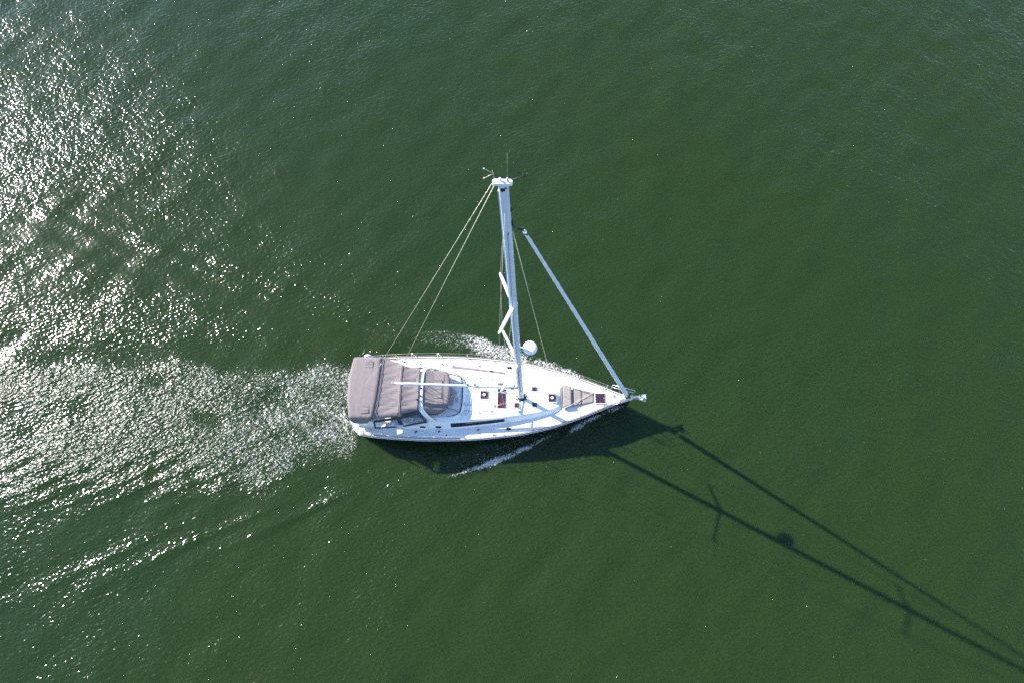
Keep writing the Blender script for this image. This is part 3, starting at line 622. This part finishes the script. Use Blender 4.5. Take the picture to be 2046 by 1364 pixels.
# starboard side curtain: canvas borders around clear panes
side_top = [(-6.62, -1.60, 2.66), (-5.42, -1.42, 2.74), (-4.50, -1.09, 2.64)]; side_bot = [(-6.75, -1.74, 1.60), (-5.35, -1.66, 1.66), (-4.15, -1.42, 1.67)]
def curtain(s_, nm):
    T = [Vector((x, y*s_*-1 if s_ > 0 else y, z)) for x, y, z in side_top]; B = [Vector((x, y*s_*-1 if s_ > 0 else y, z)) for x, y, z in side_bot]
    c = None
    for k in (0, 1):
        b_ = MB(); t0, t1, q0, q1 = T[k], T[k+1], B[k], B[k+1]
        P = lambda u, v: (q0.lerp(q1, u)).lerp(t0.lerp(t1, u), v)
        def strip(u0, u1, v0, v1):
            b_.loft([[P(u0, v0)+Vector((0, o_, 0)), P(u0, v1)+Vector((0, o_, 0)), ] for o_ in (0,)]+[[P(u1, v0), P(u1, v1)]], smooth=False)
        for a_ in ((0, .07, 0, 1), (.91, 1, 0, 1), (.07, .91, 0, .17), (.07, .91, .74, 1)): strip(*a_)
        if k == 0:
            # forward pane rolled open on the aft section: only borders on the aft one
            pass
        f = b_.build('side_curtain', M['piping'], boat)
        g = MB().loft([[P(.07, .17), P(.07, .74)], [P(.91, .17), P(.91, .74)]], smooth=False).build('clear_pane', M['vinyl'], f)
curtain(-1, 'starboard'); curtain(1, 'port')

# GRP arch across the cockpit
ap = [(-3.80, -1.36, 1.60), (-4.02, -1.28, 1.95), (-4.22, -1.17, 2.32), (-4.36, -1.02, 2.56), (-4.40, -.80, 2.66), (-4.42, -.4, 2.70), (-4.42, 0, 2.71)]
arc = [Vector(p) for p in ap]+[Vector((p[0], -p[1], p[2])) for p in ap[-2::-1]]
g = []
for i, p in enumerate(arc):
    t = (arc[min(i+1, len(arc)-1)]-arc[max(i-1, 0)]).normalized(); side = Vector((1, 0, .0)); side = (side-t*side.dot(t)).normalized(); nn = t.cross(side).normalized(); wd = .11 if 3 < i < 9 else .125
    g.append([p+side*wd*math.copysign(abs(math.cos(a))**.6, math.cos(a))+nn*.045*math.copysign(abs(math.sin(a))**.7, math.sin(a)) for a in [2*math.pi*k/16 for k in range(16)]])
arch = MB().loft(g, closed=True, caps=True).build('cockpit_arch', M['gelcoat'], boat)
MB().box((-4.42, -.38, 2.77), (.08, .08, .06), bev=.02).box((-4.42, .02, 2.78), (.08, .08, .06), bev=.02).build('sheet_block', M['dark'], arch)
MB().box((-4.50, -.66, 2.74), (.07, .05, .05)).build('deck_light', M['dark'], arch)

# sprayhood
hz = lambda x, y, u: 2.47+.15*max(0, 1-u*2.2)**1.3+.07*(1-(y/1.1)**2)+.03*math.sin(math.pi*u)-.42*max(0, (abs(y)-.96)/.17)**1.5-.05*max(0, (u-.9)/.1)**2
hood = MB().sheet(canopy(lambda y: -4.32, lambda y: lerp(abs(y), [0, .55, .85, 1.0, 1.12], [-3.01, -3.04, -3.12, -3.28, -3.62]), (-1.14, 1.12), hz, .10), .018)
hood = hood.build('sprayhood', M['canvas'], boat)
pocket(-4.02, -3.42, -.42, .47, 2.562, hood)
MB().box((-3.36, -.02, 2.567), (.012, 1.7, .006)).build('hood_stitching', M['seam'], hood)
BASE = [(-3.95, 1.22, 1.74), (-3.3, 1.15, 1.77), (-2.76, 1.05, 1.79), (-2.56, .90, 1.80), (-2.49, .60, 1.82), (-2.46, .2, 1.83), (-2.46, -.25, 1.83), (-2.49, -.65, 1.82), (-2.56, -.92, 1.80), (-2.78, -1.06, 1.79), (-3.3, -1.16, 1.77), (-3.86, -1.24, 1.74)]
TOP = [(-4.12, 1.10, 2.14), (-3.64, 1.11, 2.16), (-3.28, .99, 2.36), (-3.14, .86, 2.44), (-3.05, .58, 2.50), (-3.02, .2, 2.52), (-3.02, -.25, 2.52), (-3.05, -.58, 2.50), (-3.14, -.87, 2.44), (-3.28, -1.0, 2.34), (-3.64, -1.12, 2.15), (-4.05, -1.15, 2.10)]
hwn = MB(); gg = [[Vector(a).lerp(Vector(b_), v)+Vector((.03*math.sin(math.pi*v), 0, .02*math.sin(math.pi*v))) for v in np.linspace(0, 1, 5)] for a, b_ in zip(BASE, TOP)]
hwn.loft(gg).build('sprayhood_window', M['vinyl'], hood)
MB().tube([Vector(p)+Vector((0, 0, .02)) for p in BASE], .028, 6).build('window_border', M['piping'], hood)
MB().tube([Vector(p) for p in TOP], .020, 6).build('window_border', M['piping'], hood)
for k in (3, 8):
    MB().tube([Vector(p)+Vector((.006, 0, .012)) for p in gg[k]], .018, 6).build('window_seam', M['seam'], hood)
# raised moulding the sprayhood sits on, and companionway
MB().sheet(canopy(lambda y: -4.15, lambda y: lerp(abs(y), [0, .8, 1.15, 1.25], [-2.28, -2.36, -2.65, -3.0]), (-1.25, 1.25), lambda x, y, u: 1.835-.02*(y/1.2)**2, .1, 10, 20), .09).build('sprayhood_coaming', M['gelcoat'], boat)
MB().box((-3.35, 0, 1.845), (.75, .72, .03), bev=.03).build('companionway_hatch', M['winglass'], boat)
MB().box((-3.0, -.35, 1.90), (.22, .5, .10), bev=.03).build('instrument_pod', M['brown'], boat)

# cockpit furniture
MB().box((-5.4, 0, 1.12), (1.4, .42, .05), bev=.05).box((-5.4, 0, .95), (.5, .12, .32)).build('cockpit_table', M['brown'], boat)
for s_ in (1, -1):
    pd = MB().box((-6.95, s_*.62, 1.0), (.26, .26, .55), bev=.05).build('steering_pedestal', M['gelcoat'], boat)
    ring = [(-7.10+.0*k, s_*.62+.42*math.cos(2*math.pi*k/24), 1.25+.42*math.sin(2*math.pi*k/24)) for k in range(25)]
    wh = MB().tube(ring, .014, 6)
    for k in range(5): a = 2*math.pi*k/5; wh.tube([(-7.10, s_*.62, 1.25), (-7.10, s_*.62+.42*math.cos(a), 1.25+.42*math.sin(a))], .008, 5)
    wh.build('steering_wheel', M['steel'], boat)
    MB().box((-5.7, s_*.88, 1.245), (2.4, .48, .06), bev=.04).build('seat_cushion', M['cushion'], boat)
MB().box((-7.55, -1.25, 1.40), (.55, .42, .06), bev=.05).build('helm_seat', M['gelcoat'], boat)
MB().box((-7.25, -1.32, 1.45), (.5, .10, .04), rz=R(20)).build('helm_seat', M['teak'], boat)

# ------------------------------------------------------------------ loose things on board (each its own thing)
sp_ = empty('sun_pad', (3.3, 0, 1.42)); sp_.rotation_euler.z = R(-.5)
tag(sp_, 'beige fabric sun pad in sections strapped on the foredeck ahead of the coachroof', 'sun pad')
def wpad(x): return lerp(x, [2.52, 4.15], [.60, .25])
def padpiece(x0, x1, z, nm, tilt=0, th=.11):
    G = []
    for i in range(12):
        u = i/11; x = x0+(x1-x0)*u; ww = wpad(x)
        G.append([(x-3.3, ww*(2*j/19-1)-.01, z+tilt*u-.04*max(0, (.12-min(u, 1-u))/.12)**2-.04*max(0, (abs(2*j/19-1)-.9)/.1)**2+.004*math.sin(9*x+4*j)) for j in range(20)])
    return MB().sheet(G, th).build(nm, M['beige'], sp_)
padpiece(2.53, 2.98, .24, 'headrest', .05); padpiece(3.06, 3.50, .17, 'pad_section', 0, .13); padpiece(3.505, 4.13, .155, 'pad_section', 0, .12)
MB().tube([(2.50-3.3, y, .20+.03*math.cos(3*y)) for y in np.linspace(-.56, .52, 10)], .025, 6).build('pad_edge_roll', M['canvas'], sp_)
MB().tube([(2.50-3.3, .62, .20), (3.0-3.3, .46, .27), (3.5-3.3, .29, .19), (4.12-3.3, .08, .17)], .009, 5).build('pad_strap', M['seam'], sp_)
MB().tube([(3.50-3.3, y, .185) for y in (-.38, 0, .38)], .009, 5).build('pad_strap', M['seam'], sp_)
ln = MB().tube([(2.50, -.62, 1.60), (2.9, -.50, 1.71), (3.4, -.16, 1.64), (4.1, .20, 1.60), (4.7, .42, 1.55)], .011, 6).build('deck_line', M['rope'], None)
tag(ln, 'thin cream rope laid diagonally across the beige foredeck sun pad', 'rope')
fd = empty('fender', (-5.55, -1.50, 1.78)); tag(fd, 'lilac grey cylindrical fender lashed outside the starboard cockpit coaming', 'fender')
MB().tube([(-.24, .06, 0), (-.22, .055, 0), (-.16, .04, 0), (.16, -.04, 0), (.22, -.055, 0), (.24, -.06, 0)], [.03, .085, .13, .13, .085, .03], 16).build('fender_body', M['fender'], fd)
MB().tube([(.24, -.06, 0), (.34, -.05, .03), (.42, .06, .05)], .012, 6).build('fender_line', M['rope'], fd)
cv = MB(); cv.tube([(-6.42, -1.60, 1.68), (-6.15, -1.50, 1.72), (-5.9, -1.42, 1.74)], [.05, .08, .07], 10, .7)
tag(cv.build('rolled_towel', M['gelcoat'], None), 'crumpled white cloth lying on the starboard coaming beside the lilac fender', 'cloth')
lb = empty('horseshoe_lifebuoy', (-7.32, 2.0, 1.72)); tag(lb, 'white horseshoe lifebuoy on the port stern rail beside the grey bimini', 'lifebuoy')
MB().tube([(.16*math.cos(a), .02+.03*math.sin(a), .17*math.sin(a)) for a in [R(-60+30*k) for k in range(11)]], .062, 10).build('buoy_pad', M['plastic'], lb)
for k, (x, y, s_, m, lab) in enumerate(((-2.78, .05, .15, 'plastic', 'coil of white rope lying under the clear sprayhood window nearest the boom'),
                             (-2.72, -.28, .12, 'fender', 'small coil of bluish rope under the clear sprayhood window, at its front edge'),
                             (-2.92, -.12, .11, 'redrope', 'small coil of brown red rope under the clear sprayhood window'))):
    c = MB(); P = []
    for i in range(90):
        a = i*.42; q = s_*(.55+.45*(i/90))+.01*math.sin(i*2.1); P.append((x+q*math.cos(a)*.7, y+q*math.sin(a), 1.87+.025*math.sin(i*.9)+.03*(k == 0)))
    tag(c.tube(P, .014, 5).build('rope_coil', M[m], None), lab, 'rope coil')
bg_ = MB().box((-2.90, .12, 1.93), (.20, .34, .14), rz=R(20), bev=.06).build('rope_bag', M['beige'], None); tag(bg_, 'cream bag under the clear sprayhood window beside the rope coils', 'bag')
